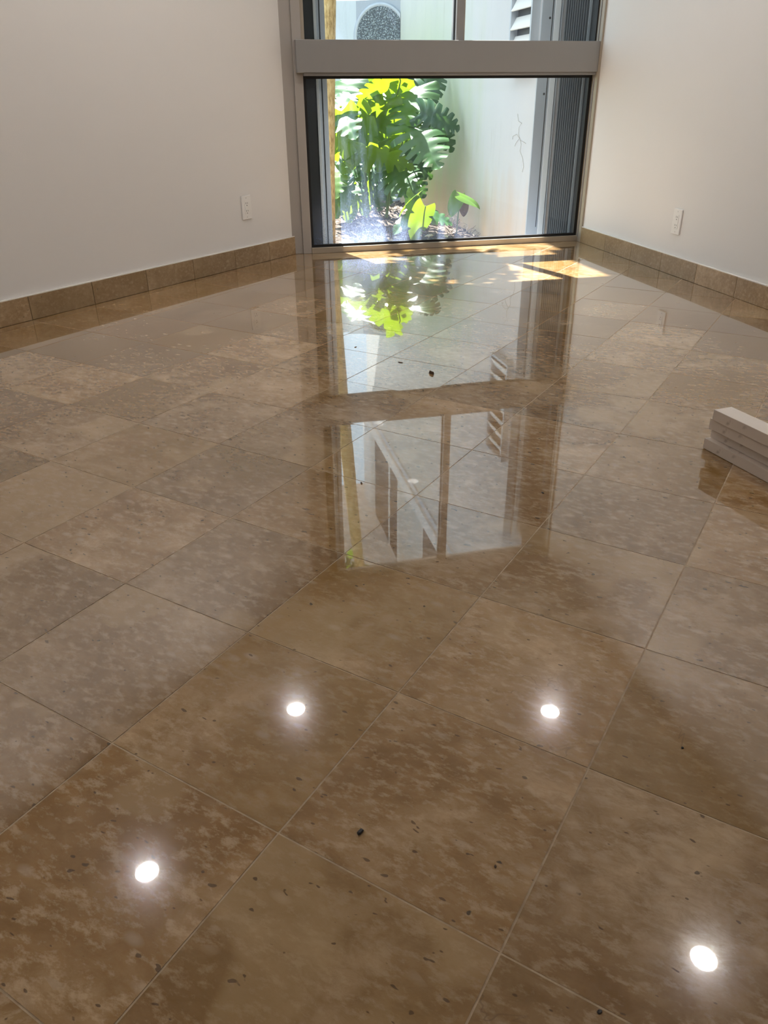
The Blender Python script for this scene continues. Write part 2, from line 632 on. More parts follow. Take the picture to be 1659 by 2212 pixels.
# baseboards: separate stone pieces
BH = 0.099
wl = empty('baseboard_left', (LP.x, LP.y, 0), 0)
tag(wl, 'beige limestone skirting pieces along the slanting wall', kind='structure')
cuts = [0.0, 0.240, 0.529, 0.845, 1.160, 1.48, 1.808]
while cuts[-1] < 4.3:
    cuts.append(cuts[-1] + 0.318)
for a, b in zip(cuts, cuts[1:]):
    bm = bmesh.new()
    o_ = LP
    p0, p1 = -LD * (a + 0.001), -LD * (b - 0.001)
    t0, t1 = LN * 0.0005, LN * 0.0125
    cen = (p0 + p1) / 2
    pts = [p0 + t0 - cen, p0 + t1 - cen, p1 + t1 - cen, p1 + t0 - cen]
    prism(bm, [(q.x, q.y) for q in pts], 0.0005, BH + rng.uniform(-0.0008, 0.0008))
    bmesh.ops.recalc_face_normals(bm, faces=bm.faces[:])
    bmesh.ops.bevel(bm, geom=bm.edges[:], offset=0.0012, segments=1, affect='EDGES')
    o = mesh_obj('skirting_tile', bm, 'base', wl)
    o.location = (cen.x, cen.y, 0)
bm = bmesh.new()
pts = [LN * 0.0003, LN * 0.011, LN * 0.011 - LD * 4.3, LN * 0.0003 - LD * 4.3]
prism(bm, [(q.x, q.y) for q in pts], BH, BH + 0.0035)
bmesh.ops.recalc_face_normals(bm, faces=bm.faces[:])
mesh_obj('caulk_line', bm, 'caulk', wl)

wr = empty('baseboard_right', (XR, 0, 0))
tag(wr, 'beige limestone skirting pieces along the right wall', kind='structure')
cy = [-0.072, -0.399, -0.712, -1.026, -1.348, -1.667]
while cy[-1] > -6.8:
    cy.append(cy[-1] - 0.318)
for a, b in zip(cy, cy[1:]):
    bm = bmesh.new()
    m = (a + b) / 2
    add_box(bm, (-0.0125, b - m + 0.001, 0.0005), (-0.0005, a - m - 0.001, BH - 0.008 + rng.uniform(-0.0008, 0.0008)), 0.0012)
    o = mesh_obj('skirting_tile', bm, 'base', wr)
    o.location = (0, m, 0)
bm = bmesh.new()
add_box(bm, (-0.011, -6.8, BH - 0.008), (-0.0003, -0.075, BH - 0.0045))
mesh_obj('caulk_line', bm, 'caulk', wr)

# ------------------------------------------------------------------ window
win = empty('window_1', (0, 0, 0))
tag(win, 'tall fixed window in bronze grey aluminium frame with deep transom', kind='structure')
box('jamb_filler', (-0.115, 0.000, 0.0), (-0.046, 0.06, 2.345), 'alu_pale', win, 0.002)
box('jamb', (-0.046, -0.012, 0.0), (0.004, 0.06, 2.345), 'alu_pale', win, 0.002)
box('jamb', (XR - 0.012, -0.072, 0.0), (XR + 0.06, 0.016, 2.345), 'alu_tan', win, 0.002)
box('jamb_bead', (XR - 0.016, -0.036, 0.03), (XR - 0.012, -0.030, 2.33), 'alu', win)
box('sill_rail', (0.004, -0.022, 0.0), (XR - 0.012, 0.06, 0.033), 'alu_tan', win, 0.002)
box('transom', (-0.034, -0.062, 0.944), (XR - 0.0005, 0.055, 1.098), 'alu', win, 0.003)
box('transom_bead', (0.004, -0.050, 0.930), (XR - 0.012, 0.05, 0.944), 'alu', win, 0.002)
box('mullion', (0.862, -0.035, 1.098), (0.905, 0.055, 2.33), 'alu', win, 0.002)
box('mullion_bead', (0.905, -0.012, 1.098), (0.918, 0.05, 2.33), 'alu_tan', win, 0.001)
box('head_rail', (0.004, -0.035, 2.325), (XR - 0.012, 0.06, 2.345), 'alu', win, 0.002)
box('side_stop', (0.004, -0.01, 1.098), (0.022, 0.05, 2.325), 'alu_tan', win, 0.001)
g = 0.014
GY0, GY1 = -0.004, 0.016
x0, x1 = 0.004, XR - 0.012
for a, b in (((x0, GY0, 0.033), (x0 + g, GY1, 0.930)), ((x1 - 0.018, GY0, 0.033), (x1, GY1, 0.930)),
             ((x0 + g, GY0, 0.033), (x1 - 0.018, GY1, 0.033 + g)), ((x0 + g, GY0, 0.930 - g), (x1 - 0.018, GY1, 0.930))):
    box('gasket', a, b, 'rubber', win)
box('gasket', (x1 - 0.007, GY0, 1.098), (x1, GY1, 2.325), 'rubber', win)
box('gasket', (0.857, GY0, 1.098), (0.862, GY1, 2.325), 'rubber', win)


def pane(xa, xb, za, zb):
    bm = bmesh.new()
    vs = [bm.verts.new(c) for c in ((xa, 0.007, za), (xb, 0.007, za), (xb, 0.007, zb), (xa, 0.007, zb))]
    bm.faces.new(vs)
    return mesh_obj('pane', bm, 'glass', win)


pane(x0 + 0.004, x1 - 0.004, 0.037, 0.926)
pane(0.022, 0.862, 1.098, 2.325)
pane(0.918, x1 - 0.003, 1.098, 2.325)

# ------------------------------------------------------------------ outlets
def outlet(name, loc, ux, nrm, label):
    root = empty(name, loc)
    ux, nrm = -Vector(ux).normalized(), Vector(nrm).normalized()
    R3 = Matrix((ux, nrm, Vector((0, 0, 1)))).transposed()
    root.rotation_euler = R3.to_euler()
    tag(root, label, 'outlet')
    box('cover_plate', (-0.037, 0.0004, -0.0605), (0.037, 0.0075, 0.0605), 'plastic', root, 0.0024)
    rec = box('receptacle', (-0.0165, 0.0075, -0.034), (0.0165, 0.0092, 0.034), 'plastic', root, 0.0008)
    for s in (-1, 1):
        zc = 0.0195 * s
        for xx, hh in ((-0.0062, 0.0036), (0.0062, 0.0044)):
            box('slot', (xx - 0.0011, 0.0092, zc + 0.003 - hh), (xx + 0.0011, 0.0096, zc + 0.003 + hh), 'slot', rec)
        bm = bmesh.new()
        disc(bm, (0, 0.0096, zc - 0.0085), 0.0028, 12, 'Y', False)
        bmesh.ops.recalc_face_normals(bm, faces=bm.faces[:])
        mesh_obj('ground_hole', bm, 'slot', rec)
        bm = bmesh.new()
        lathe(bm, [(0.0001, 0.0010), (0.0022, 0.0008), (0.0026, 0.0)], 12)
        sc2 = mesh_obj('screw', bm, 'screw', root)
        sc2.location = (0, 0.0075, 0.0485 * s)
        sc2.rotation_euler = (-math.pi / 2, 0, 0)
    return root


dL = (Vector((-0.3815, -0.269)) - LP).dot(LD)
pL = LP + LD * dL
outlet('wall_outlet', (pL.x, pL.y, 0.302), (LD.x, LD.y, 0), (LN.x, LN.y, 0), 'white duplex outlet on the slanting wall left of the window')
outlet('wall_outlet', (XR, -1.104, 0.256), (0, -1, 0), (-1, 0, 0), 'white duplex outlet on the wall right of the window')

# ------------------------------------------------------------------ downlights
lamp_src = None
for i, (x, y, lab) in enumerate(((-0.397, -1.239, 'round recessed ceiling lamp nearest the slanting wall and window'),
                                 (1.090, -1.596, 'round recessed ceiling lamp by the right wall nearest the window'),
                                 (-1.237, -2.163, 'round recessed ceiling lamp along the slanting wall'),
                                 (1.104, -3.157, 'round recessed ceiling lamp second from the window along the right wall'),
                                 (-2.30, -4.60, 'unseen ceiling lamp added as fill near the west wall'))):  # last lamp is unseen, added as fill light
    root = empty('recessed_lamp', (x, y, CEIL))
    tag(root, lab, 'lamp', 'recessed ceiling lamps')
    bm = bmesh.new()
    lathe(bm, [(0.052, -0.004), (0.056, -0.006), (0.074, -0.005), (0.078, -0.0005)], 40)
    mesh_obj('trim_ring', bm, 'plastic', root, True)
    bm = bmesh.new()
    disc(bm, (0, 0, -0.0035), 0.053, 40, 'Z', False)
    mesh_obj('lens', bm, 'lens', root)

# ------------------------------------------------------------------ stone strips on the floor
pd = Vector((0.13, -1.0)).normalized()
pn = Vector((-pd.y, pd.x))
z = 0.0008
for i, (sx_, sy_, lab) in enumerate(((0.586, -3.166, 'pale stone strip at the bottom of the stack on the floor'),
                                     (0.604, -3.163, 'pale stone strip second from the bottom of the stack'),
                                     (0.590, -3.168, 'pale stone strip second from the top of the stack'),
                                     (0.586, -3.180, 'pale stone strip on top of the stack, overhead light in its face colour'))):
    bm = bmesh.new()
    L, Wd, T = 0.62, 0.056, 0.0278
    add_box(bm, (0, 0, 0), (L, Wd, T), 0.0008)
    for f in bm.faces:
        if f.normal.z > 0.9 and f.calc_area() > 0.01:
            f.material_index = 1 if i == 3 else 0
    o = mesh_obj('stone_strip', bm, ['plank', 'plank_top_lit'])
    o.location = (sx_, sy_, z)
    o.rotation_euler = (0, 0, math.atan2(pd.y, pd.x) + math.radians((0.0, 0.5, -0.3, 0.2)[i]))
    tag(o, lab, 'stone strip', 'stacked stone strips')
    z += T + 0.0003

# ------------------------------------------------------------------ debris on the floor
def flake(name, px, py, sz, asp, mat, label, cat, seed, h=0.0015):
    r = random.Random(seed)
    p = on_floor(px, py)
    bm = bmesh.new()
    n = 9
    ang = r.uniform(0, 3.1)
    ring, top = [], []
    for q in range(n):
        t = 2 * math.pi * q / n
        rr = sz * r.uniform(0.7, 1.1)
        x, y = rr * math.cos(t), rr * asp * math.sin(t)
        ca, sa = math.cos(ang), math.sin(ang)
        ring.append(bm.verts.new((x * ca - y * sa, x * sa + y * ca, 0)))
        top.append(bm.verts.new((0.75 * (x * ca - y * sa), 0.75 * (x * sa + y * ca), h * r.uniform(0.6, 1.2))))
    bm.faces.new(top)
    bm.faces.new(ring[::-1])
    for q in range(n):
        bm.faces.new((ring[q], ring[(q + 1) % n], top[(q + 1) % n], top[q]))
    o = mesh_obj(name, bm, mat)
    o.location = (p.x, p.y, 0.0003)
    return tag(o, label, cat, 'crumbs on the stone floor')


flake('stone_chip', 778, 1798, 0.0062, 0.55, 'chip', 'largest black chip lying on the tiles away from the window', 'chip', 3, 0.003)
flake('stone_chip', 1295, 2186, 0.0036, 0.7, 'chip', 'small black chip beside a grout line far from the window', 'chip', 4)
flake('leaf_fragment', 933, 807, 0.0135, 0.55, 'chip_brown', 'curled dark leaf fragment in the window reflection', 'leaf fragment', 5, 0.008)
flake('leaf_fragment', 865, 783, 0.0105, 0.3, 'chip_brown', 'thin dark leaf fragment near the curled one', 'leaf fragment', 6)
flake('leaf_fragment', 768, 750, 0.008, 0.4, 'chip_brown', 'tiny dark leaf fragment closest to the window', 'leaf fragment', 8)
flake('leaf_fragment', 781, 1044, 0.0085, 0.35, 'chip_brown', 'thin brown leaf fragment beside the reflected tree trunk', 'leaf fragment', 9)
flake('stone_chip', 1172, 1065, 0.0048, 0.5, 'chip', 'black chip between the stone strips and the window reflection', 'chip', 10)
flake('stone_chip', 1474, 1616, 0.0022, 0.8, 'chip', 'black speck on the tile below the stone strips', 'chip', 11)
flake('stone_chip', 1070, 1872, 0.0026, 0.6, 'chip_brown', 'brown speck beside the largest black chip', 'chip', 12)

# ------------------------------------------------------------------ courtyard
XC = 1.55                 # face of the courtyard house wall
YE = 0.43                 # its near end
wc = wall_strip('wall_courtyard', (XC, YE), (XC, 6.0), -0.30, GROUND - 0.1, 4.86, 'stucco', label='tall pale weathered house wall along the courtyard')
box('belt_course', (XC - 0.05, YE + 0.01, 3.40), (XC + 0.02, 6.05, 3.56), 'white_out', wc)
box('belt_course', (XC - 0.02, YE + 0.01, 3.32), (XC + 0.02, 6.05, 3.40), 'stucco_pale', wc)
for (ya, yb) in ((4.5, 5.35), (3.98, 4.38), (1.75, 2.7)):
    f = box('upper_window', (XC - 0.03, ya - 0.04, 3.56), (XC + 0.02, yb + 0.04, 4.83), 'white_out', wc)
    box('pane', (XC - 0.034, ya, 3.60), (XC - 0.03, yb, 4.80), 'window_dark', f)
box('corner_post', (XC - 0.06, 5.55, 3.56), (XC + 0.02, 6.05, 4.86), 'white_out', wc)
bm = bmesh.new()
add_box(bm, (0.73, 0.30, 4.88), (3.2, 2.2, 5.06))
add_box(bm, (0.82, 2.2, 4.88), (3.2, 6.6, 5.06))  # overhang shaped for light: stepped back so sun reaches the leaves
tag(mesh_obj('roof_eave', bm, 'white_out'), 'white eave over the courtyard house wall, overhang shaped to shade it', kind='structure')

# louvred vent on the courtyard wall
lv = empty('louvre_vent', (XC, 0.62, 0.95))
tag(lv, 'white slatted louvre vent on the courtyard wall', 'vent')
LY0, LY1, LH = -0.155, 0.175, 0.80
for a, b in (((-0.055, LY0 - 0.02, 0), (0, LY0, LH)), ((-0.055, LY1, 0), (0, LY1 + 0.02, LH)), ((-0.055, LY0, LH - 0.02), (0, LY1, LH)), ((-0.055, LY0, 0), (0, LY1, 0.02))):
    box('frame', a, b, 'alu_grey', lv)
box('backing', (-0.006, LY0, 0.02), (-0.001, LY1, LH - 0.02), 'shutter', lv)
for i in range(7):
    zc = 0.045 + i * 0.105
    bm = bmesh.new()
    pr = [(-0.058, zc), (-0.052, zc - 0.004), (-0.012, zc + 0.066), (-0.018, zc + 0.070)]
    lo = [bm.verts.new((x, LY0 + 0.002, q)) for x, q in pr]
    hi = [bm.verts.new((x, LY1 - 0.002, q)) for x, q in pr]
    bm.faces.new(lo)
    bm.faces.new(hi[::-1])
    for q in range(4):
        bm.faces.new((lo[q], hi[q], hi[(q + 1) % 4], lo[(q + 1) % 4]))
    bmesh.ops.recalc_face_normals(bm, faces=bm.faces[:])
    mesh_obj('slat', bm, 'white_out', lv)

# accordion storm shutter folded at the right of the window
sh = empty('storm_shutter', (1.70, 0.25, 0))
tag(sh, 'dark accordion storm shutter folded beside the right window edge', 'shutter')
SZ0, SZ1 = -0.02, 2.42
box('end_panel', (0.024, -0.232, SZ0), (0.035, -0.150, SZ1), 'shutter_shade', sh)
box('edge_strip', (0.008, -0.150, SZ0), (0.03, -0.147, SZ1), 'alu_grey', sh)
box('backing', (0.018, -0.147, SZ0), (0.034, 0.17, SZ1), 'shutter_shade', sh)
nf = 10
for i in range(nf):
    ya = -0.140 + i * (0.310 / nf)
    bm = bmesh.new()
    pts = [(0.018, ya), (-0.002, ya + 0.001), (-0.006, ya + 0.005), (-0.002, ya + 0.010), (0.018, ya + 0.012)]
    prism(bm, pts, SZ0, SZ1)
    bmesh.ops.recalc_face_normals(bm, faces=bm.faces[:])
    mesh_obj('blade', bm, 'shutter', sh)
box('lead_post', (-0.15, 0.17, SZ0), (-0.068, 0.19, SZ1), 'alu_grey', sh, 0.002)
box('lead_post_slot', (-0.082, 0.167, SZ0 + 0.05), (-0.078, 0.17, SZ1), 'slot', sh)
box('edge_strip', (-0.066, 0.165, SZ0), (-0.028, 0.19, SZ1), 'alu_light', sh, 0.002)
box('edge_strip', (-0.022, 0.168, SZ0), (-0.014, 0.19, SZ1), 'alu_grey', sh)
for zz in (0.835, 1.245, 1.75):
    bm = bmesh.new()
    lathe(bm, [(0.0005, 0.003), (0.005, 0.002), (0.007, 0.0)], 10)
    o = mesh_obj('rivet', bm, 'slot', sh)
    o.location = (-0.095, 0.17, zz)
    o.rotation_euler = (math.pi / 2, 0, 0)
tag(box('trim_1', (XR + 0.005, 0.062, -0.1), (XR + 0.14, 0.46, 2.6), 'shutter_shade'), 'return wall outside the right edge of the window, shade in its colour', kind='structure')

# shutter track at the left
st_ = empty('shutter_track', (0, 0.10, 0))
tag(st_, 'dark aluminium shutter track standing outside the left window edge', 'shutter track')
box('post', (-0.10, -0.015, -0.02), (0.088, 0.06, 2.42), 'post_dark', st_, 0.004)
box('edge_strip', (0.088, -0.02, -0.02), (0.103, 0.05, 2.42), 'alu_light', st_, 0.001)
box('channel', (0.103, 0.0, -0.02), (0.120, 0.05, 2.42), 'alu_grey', st_)
box('channel_slot', (0.120, 0.004, -0.02), (0.126, 0.05, 2.42), 'slot', st_)
box('edge_strip', (0.126, -0.005, -0.02), (0.152, 0.05, 2.42), 'alu_grey', st_, 0.001)
tag(box('trim_2', (-0.45, 0.062, -0.1), (-0.10, 0.30, 2.7), 'stucco_grey'), 'outer return wall beside the left window edge', kind='structure')

# garden wall with round recess
A1, A2, A3 = Vector((XC, 3.98)), Vector((1.155, 4.24)), Vector((-1.8, 4.9))
GT = 1.68
g1 = wall_strip('wall_garden', (A2.x, A2.y), (A1.x, A1.y), 0.25, GROUND - 0.1, GT, 'stucco_grey', label='garden wall facet with shade in its grey tone and a round recess')
g2 = wall_strip('wall_garden_pale', (A3.x, A3.y), (A2.x, A2.y), 0.25, GROUND - 0.1, GT, 'stucco_pale', label='garden wall behind the leaning trunk, light in its pale tone')
# round recess: rim and pebbled bowl set on the facet
d1 = (A1 - A2).normalized()
n1 = Vector((d1.y, -d1.x))
pc_ = on_y(823, 78, 4.11)
tt = (Vector((pc_.x, pc_.y)) - A2).dot(d1)
cpos = A2 + d1 * tt
root = empty('round_recess', (cpos.x, cpos.y, pc_.z))
tag(root, 'round recess with pebbled lining and dark rim in the grey garden wall', 'recess')
root.rotation_euler = Matrix((Vector((d1.x, d1.y, 0)), Vector((0, 0, 1)), Vector((n1.x, n1.y, 0)))).transposed().to_euler()
RR = 0.282


def cutx(bm):
    bmesh.ops.bisect_plane(bm, geom=bm.verts[:] + bm.edges[:] + bm.faces[:], plane_co=((XC - 0.004 - cpos.x) / d1.x, 0, 0), plane_no=(d1.x, 0, n1.x), clear_outer=True)


bm = bmesh.new()
lathe(bm, [(RR, 0.003), (RR + 0.004, 0.014), (RR - 0.016, 0.016), (RR - 0.03, 0.006)], 56)
cutx(bm)
mesh_obj('rim', bm, 'alu_grey', root, True)
bm = bmesh.new()
lathe(bm, [(0.001, 0.004), (0.1, 0.005), (0.2, 0.006), (RR - 0.028, 0.008)], 56)
cutx(bm)
mesh_obj('pebble_face', bm, 'pebble', root, True)

# far house beyond the garden wall
fh = box('wall_far_house', (-9, 11.0, GROUND - 0.1), (1.2, 11.3, 3.2), 'white_out')
tag(fh, 'white house wall far beyond the garden wall', kind='structure')

# soil
bm = bmesh.new()
nx, ny = 60, 80
gx0, gx1, gy0, gy1 = -2.2, 1.60, 0.10, 5.0
r2 = random.Random(5)


def soil_h(x, y):
    return GROUND + 0.018 * math.sin(3.1 * x + 1.3 * y) * math.sin(2.3 * y - 0.7 * x) + 0.05 * math.exp(-((x - 0.75) ** 2 + (y - 2.6) ** 2) / 0.7)


vv = [[bm.verts.new((gx0 + (gx1 - gx0) * i / nx, gy0 + (gy1 - gy0) * j / ny, soil_h(gx0 + (gx1 - gx0) * i / nx, gy0 + (gy1 - gy0) * j / ny) + r2.uniform(-0.012, 0.012))) for i in range(nx + 1)] for j in range(ny + 1)]
for j in range(ny):
    for i in range(nx):
        bm.faces.new((vv[j][i], vv[j][i + 1], vv[j + 1][i + 1], vv[j + 1][i]))
tag(mesh_obj('ground_soil', bm, 'soil', None, True), 'dark mulched soil of the courtyard bed', kind='structure')
tag(box('ground_outer', (-30, 0.0, -0.5), (30, 40, -0.32), 'soil'), 'outer ground beyond the garden wall', kind='structure')

# leaf litter and twigs (uncountable)
bm = bmesh.new()
r3 = random.Random(21)
for q in range(620):
    x, y = r3.uniform(-0.2, 1.53), r3.uniform(0.25, 3.9)
    s_ = r3.uniform(0.012, 0.045)
    a = r3.uniform(0, 6.28)
    z0 = soil_h(x, y) + 0.012 + r3.uniform(0, 0.012)
    tx, ty = r3.uniform(-0.5, 0.5), r3.uniform(-0.5, 0.5)
    vs = []
    for (u, v_) in ((-1, 0), (-0.3, 0.45), (0.5, 0.4), (1, 0), (0.4, -0.45), (-0.4, -0.4)):
        px_, py_ = u * s_, v_ * s_
        lx, ly = px_ * math.cos(a) - py_ * math.sin(a), px_ * math.sin(a) + py_ * math.cos(a)
        vs.append(bm.verts.new((x + lx, y + ly, z0 + lx * tx + ly * ty + 0.3 * abs(v_) * s_)))
    bm.faces.new(vs)
tag(mesh_obj('leaf_litter', bm, 'litter'), 'dry brown and pale leaf litter scattered over the soil', 'leaf litter', kind='stuff')
bm = bmesh.new()
for q in range(46):
    p = on_floor(r3.uniform(925, 1045), r3.uniform(488, 520), GROUND)
    x, y = min(p.x, 1.5), p.y
    a, L = r3.uniform(0, 6.28), r3.uniform(0.05, 0.16)
    z0 = soil_h(x, y) + 0.01
    pts = [(x, y, z0), (x + L * 0.5 * math.cos(a), y + L * 0.5 * math.sin(a), z0 + r3.uniform(0.02, 0.07)), (min(x + L * math.cos(a + 0.4), 1.53), y + L * math.sin(a + 0.4), z0 + r3.uniform(0.0, 0.09))]
    tube(bm, pts, [0.0022, 0.0018, 0.001], 5)
tag(mesh_obj('twig_tangle', bm, 'twig'), 'tangle of thin dark twigs at the foot of the courtyard wall', 'twigs', kind='stuff')

# tree with leaning tan trunk; unseen crown shaped to dapple the sun
tree = empty('courtyard_tree', (0.28, 1.2, GROUND))
tag(tree, 'slender tree with tan fibrous leaning trunk outside the window', 'tree')
bm = bmesh.new()
tp = [(0.0, 0.0, 0.0), (0.02, 0, 0.5), (0.045, 0, 1.0), (0.075, 0, 1.55), (0.115, 0, 2.2), (0.165, 0, 2.9), (0.215, 0, 3.5)]
tube(bm, tp, [0.07, 0.064, 0.06, 0.058, 0.055, 0.05, 0.04], 20)
mesh_obj('trunk', bm, 'bark', tree, True)
r4 = random.Random(31)
crown_tips = []
for q in range(11):
    a = r4.uniform(1.6, 4.9)
    L = r4.uniform(0.3, 0.75)
    z0 = r4.uniform(3.15, 3.5)
    bx_ = 0.16 + (z0 - 2.9) * 0.083
    e_ = Vector((bx_ + L * math.cos(a) * 0.8 - 0.12, L * math.sin(a) * 0.75, z0 + r4.uniform(0.15, 0.6)))
    bm = bmesh.new()
    tube(bm, [(bx_, 0, z0), ((bx_ + e_.x) / 2, e_.y / 2, (z0 + e_.z) / 2 + 0.06), tuple(e_)], [0.018, 0.012, 0.006], 6)
    mesh_obj('branch', bm, 'bark', tree, True)
    crown_tips.append((Vector((bx_, 0, z0)), e_))
bm = bmesh.new()
for b0, b1 in crown_tips:
    for q in range(60):
        t = r4.uniform(0.25, 1.1)
        p = b0.lerp(b1, t) + Vector((r4.gauss(0, 0.09), r4.gauss(0, 0.09), r4.gauss(0, 0.07)))
        if p.x > 0.22 and p.y < 0.15:
            continue
        d = Vector((r4.uniform(-1, 1), r4.uniform(-1, 1), r4.uniform(-0.7, 0.2))).normalized()
        sd = d.cross(Vector((0, 0, 1))).normalized()
        L, W_ = r4.uniform(0.10, 0.17), r4.uniform(0.025, 0.045)
        vs = [bm.verts.new(p + d * (L * u) + sd * (W_ * v_)) for u, v_ in ((0, 0), (0.3, 0.9), (0.65, 0.8), (1, 0), (0.65, -0.8), (0.3, -0.9))]
        bm.faces.new(vs)
tag(mesh_obj('foliage', bm, 'leaf', tree), kind='stuff')

# ------------------------------------------------------------------ monstera leaves
def leaf_mesh(seed, splits=6, depth=0.62, fold=0.25, droop=0.22, hearty=0.22, width=0.80):
    """split monstera blade, unit length; base at the origin, tip along +Y, upper face +Z"""
    r = random.Random(seed)
    bm = bmesh.new()
    nt, nr = 96, 5
    for side in (-1, 1):
        rows = []
        gaps = [(q + 0.5 + r.uniform(-0.12, 0.12)) / (splits + 0.6) * 0.92 + 0.10 for q in range(splits)] if splits else []
        for i in range(nt + 1):
            t = i / nt
            # outline half width
            wd = width * 0.5 * (math.sin(math.pi * min(1, (t * 0.93 + 0.07)) ** 0.62)) ** 0.8
            if t > 0.97:
                wd *= (1 - t) / 0.03
            rm = 1.0
            for gq in gaps:
                gw = 0.034 + 0.006 * math.sin(gq * 40)
                dd = abs(t - gq)
                if dd < gw:
                    rm = min(rm, 1 - depth * (1 - dd / gw) ** 0.8)
            row = []
            for j in range(nr + 1):
                s = j / nr * rm
                x = side * wd * s
                y = t + (s ** 1.3) * wd * 0.55 * (0.9 - 1.25 * (1 - t) ** 2 * (1 + hearty * 4))
                zz = -droop * t * t + fold * abs(x) * 0.9 - 0.9 * (abs(x) ** 2) + 0.014 * math.sin(t * splits * 6.6) * s
                row.append(bm.verts.new((x, y, zz)))
            rows.append(row)
        for a, b in zip(rows, rows[1:]):
            for j in range(nr):
                q = (a[j], a[j + 1], b[j + 1], b[j])
                bm.faces.new(q if side > 0 else q[::-1])
    bmesh.ops.remove_doubles(bm, verts=bm.verts[:], dist=0.0004)
    me = bpy.data.meshes.new('leaf')
    bm.normal_update()
    bm.to_mesh(me)
    bm.free()
    for p in me.polygons:
        p.use_smooth = True
    return me


BL = {}
for key, args in {'a': dict(seed=1, splits=6), 'b': dict(seed=2, splits=5, droop=0.3, fold=0.15), 'c': dict(seed=3, splits=5, depth=0.5, droop=0.25),
                  'd': dict(seed=4, splits=6, depth=0.72, droop=0.25, width=0.95), 'y': dict(seed=5, splits=0, droop=0.3, width=0.72), 'z': dict(seed=6, splits=2, depth=0.4, droop=0.3, width=0.7)}.items():
    for m in ('leaf', 'leaf_young_lit', 'leaf_dark'):
        me = leaf_mesh(**args) if (key, 'leaf') not in BL else BL[(key, 'leaf')].copy()
        me.materials.clear()
        me.materials.append(MAT[m])
        BL[(key, m)] = me


def leaf_at(root, px, py, y, L, tip, nrm, key='a', mat='leaf', stem_to=None, sr=0.008):
    """blade centred on the point where pixel ray meets depth y"""
    t = Vector(tip).normalized()
    n_ = Vector(nrm)
    n_ = (n_ - t * n_.dot(t)).normalized()
    s_ = t.cross(n_)
    o = bpy.data.objects.new('leaf', BL[(key, mat)])
    rot = Matrix((s_, t, n_)).transposed().to_4x4()
    L0, y0 = L, y
    for tries in range(14):                      # keep the blade clear of the house wall
        c = on_y(px, py, y)
        b = c - t * (0.45 * L)
        W4 = Matrix.Translation(b) @ rot @ Matrix.Diagonal((L, L, L, 1))
        if max((W4 @ v.co).x for v in o.data.vertices) < XC - 0.02:
            break
        y -= 0.1
        L = L0 * (y + 4.8) / (y0 + 4.8)
    link(o, root)
    o.matrix_local = Matrix.Translation(-root.location) @ W4
    if stem_to is not None:
        g_ = Vector(stem_to)
        p0 = b - root.location
        p3 = g_ - root.location
        mid1 = p0 - t * (0.15 * L) + Vector((0, 0, -0.02))
        mid2 = p3.lerp(p0, 0.55) + Vector((0, 0, 0.06))
        pts = []
        for q in range(9):
            u = q / 8
            pts.append(p0 * (1 - u) ** 3 + mid1 * 3 * u * (1 - u) ** 2 + mid2 * 3 * u * u * (1 - u) + p3 * u ** 3)
        bm = bmesh.new()
        tube(bm, pts, [sr * (0.6 + 0.5 * q / 8) for q in range(9)], 7)
        mesh_obj('petiole', bm, 'petiole', root, True)
    return o


B0 = on_floor(795, 448, GROUND + 0.03)
mon = empty('monstera_plant', (B0.x, B0.y, GROUND))
tag(mon, 'large split-leaf monstera clump against the courtyard wall', 'plant')
bx0 = Vector((B0.x, B0.y, GROUND + 0.03))


def gp(dx, dy):
    return (bx0.x + dx, bx0.y + dy, GROUND + 0.04)


TYPES = {'G': (-0.32, -0.47, 0.82), 'V': (-0.15, -0.85, 0.5), 'B': (0.05, 0.55, 0.83), 'H': (0.1, 0.86, 0.42), 'U': (0.0, 0.0, 1.0)}
rl = random.Random(77)


def frame_of(kind, phi, jit=0.10):
    n_ = Vector(TYPES[kind]) + Vector((rl.uniform(-jit, jit), rl.uniform(-jit, jit), rl.uniform(-jit, jit)))
    n_.normalize()
    right = Vector((1, -0.1, 0))
    right = (right - n_ * right.dot(n_)).normalized()
    down = Vector((0, -0.05, -1))
    down = (down - n_ * down.dot(n_) - right * down.dot(right)).normalized()
    a = math.radians(phi)
    return right * math.cos(a) + down * math.sin(a), n_


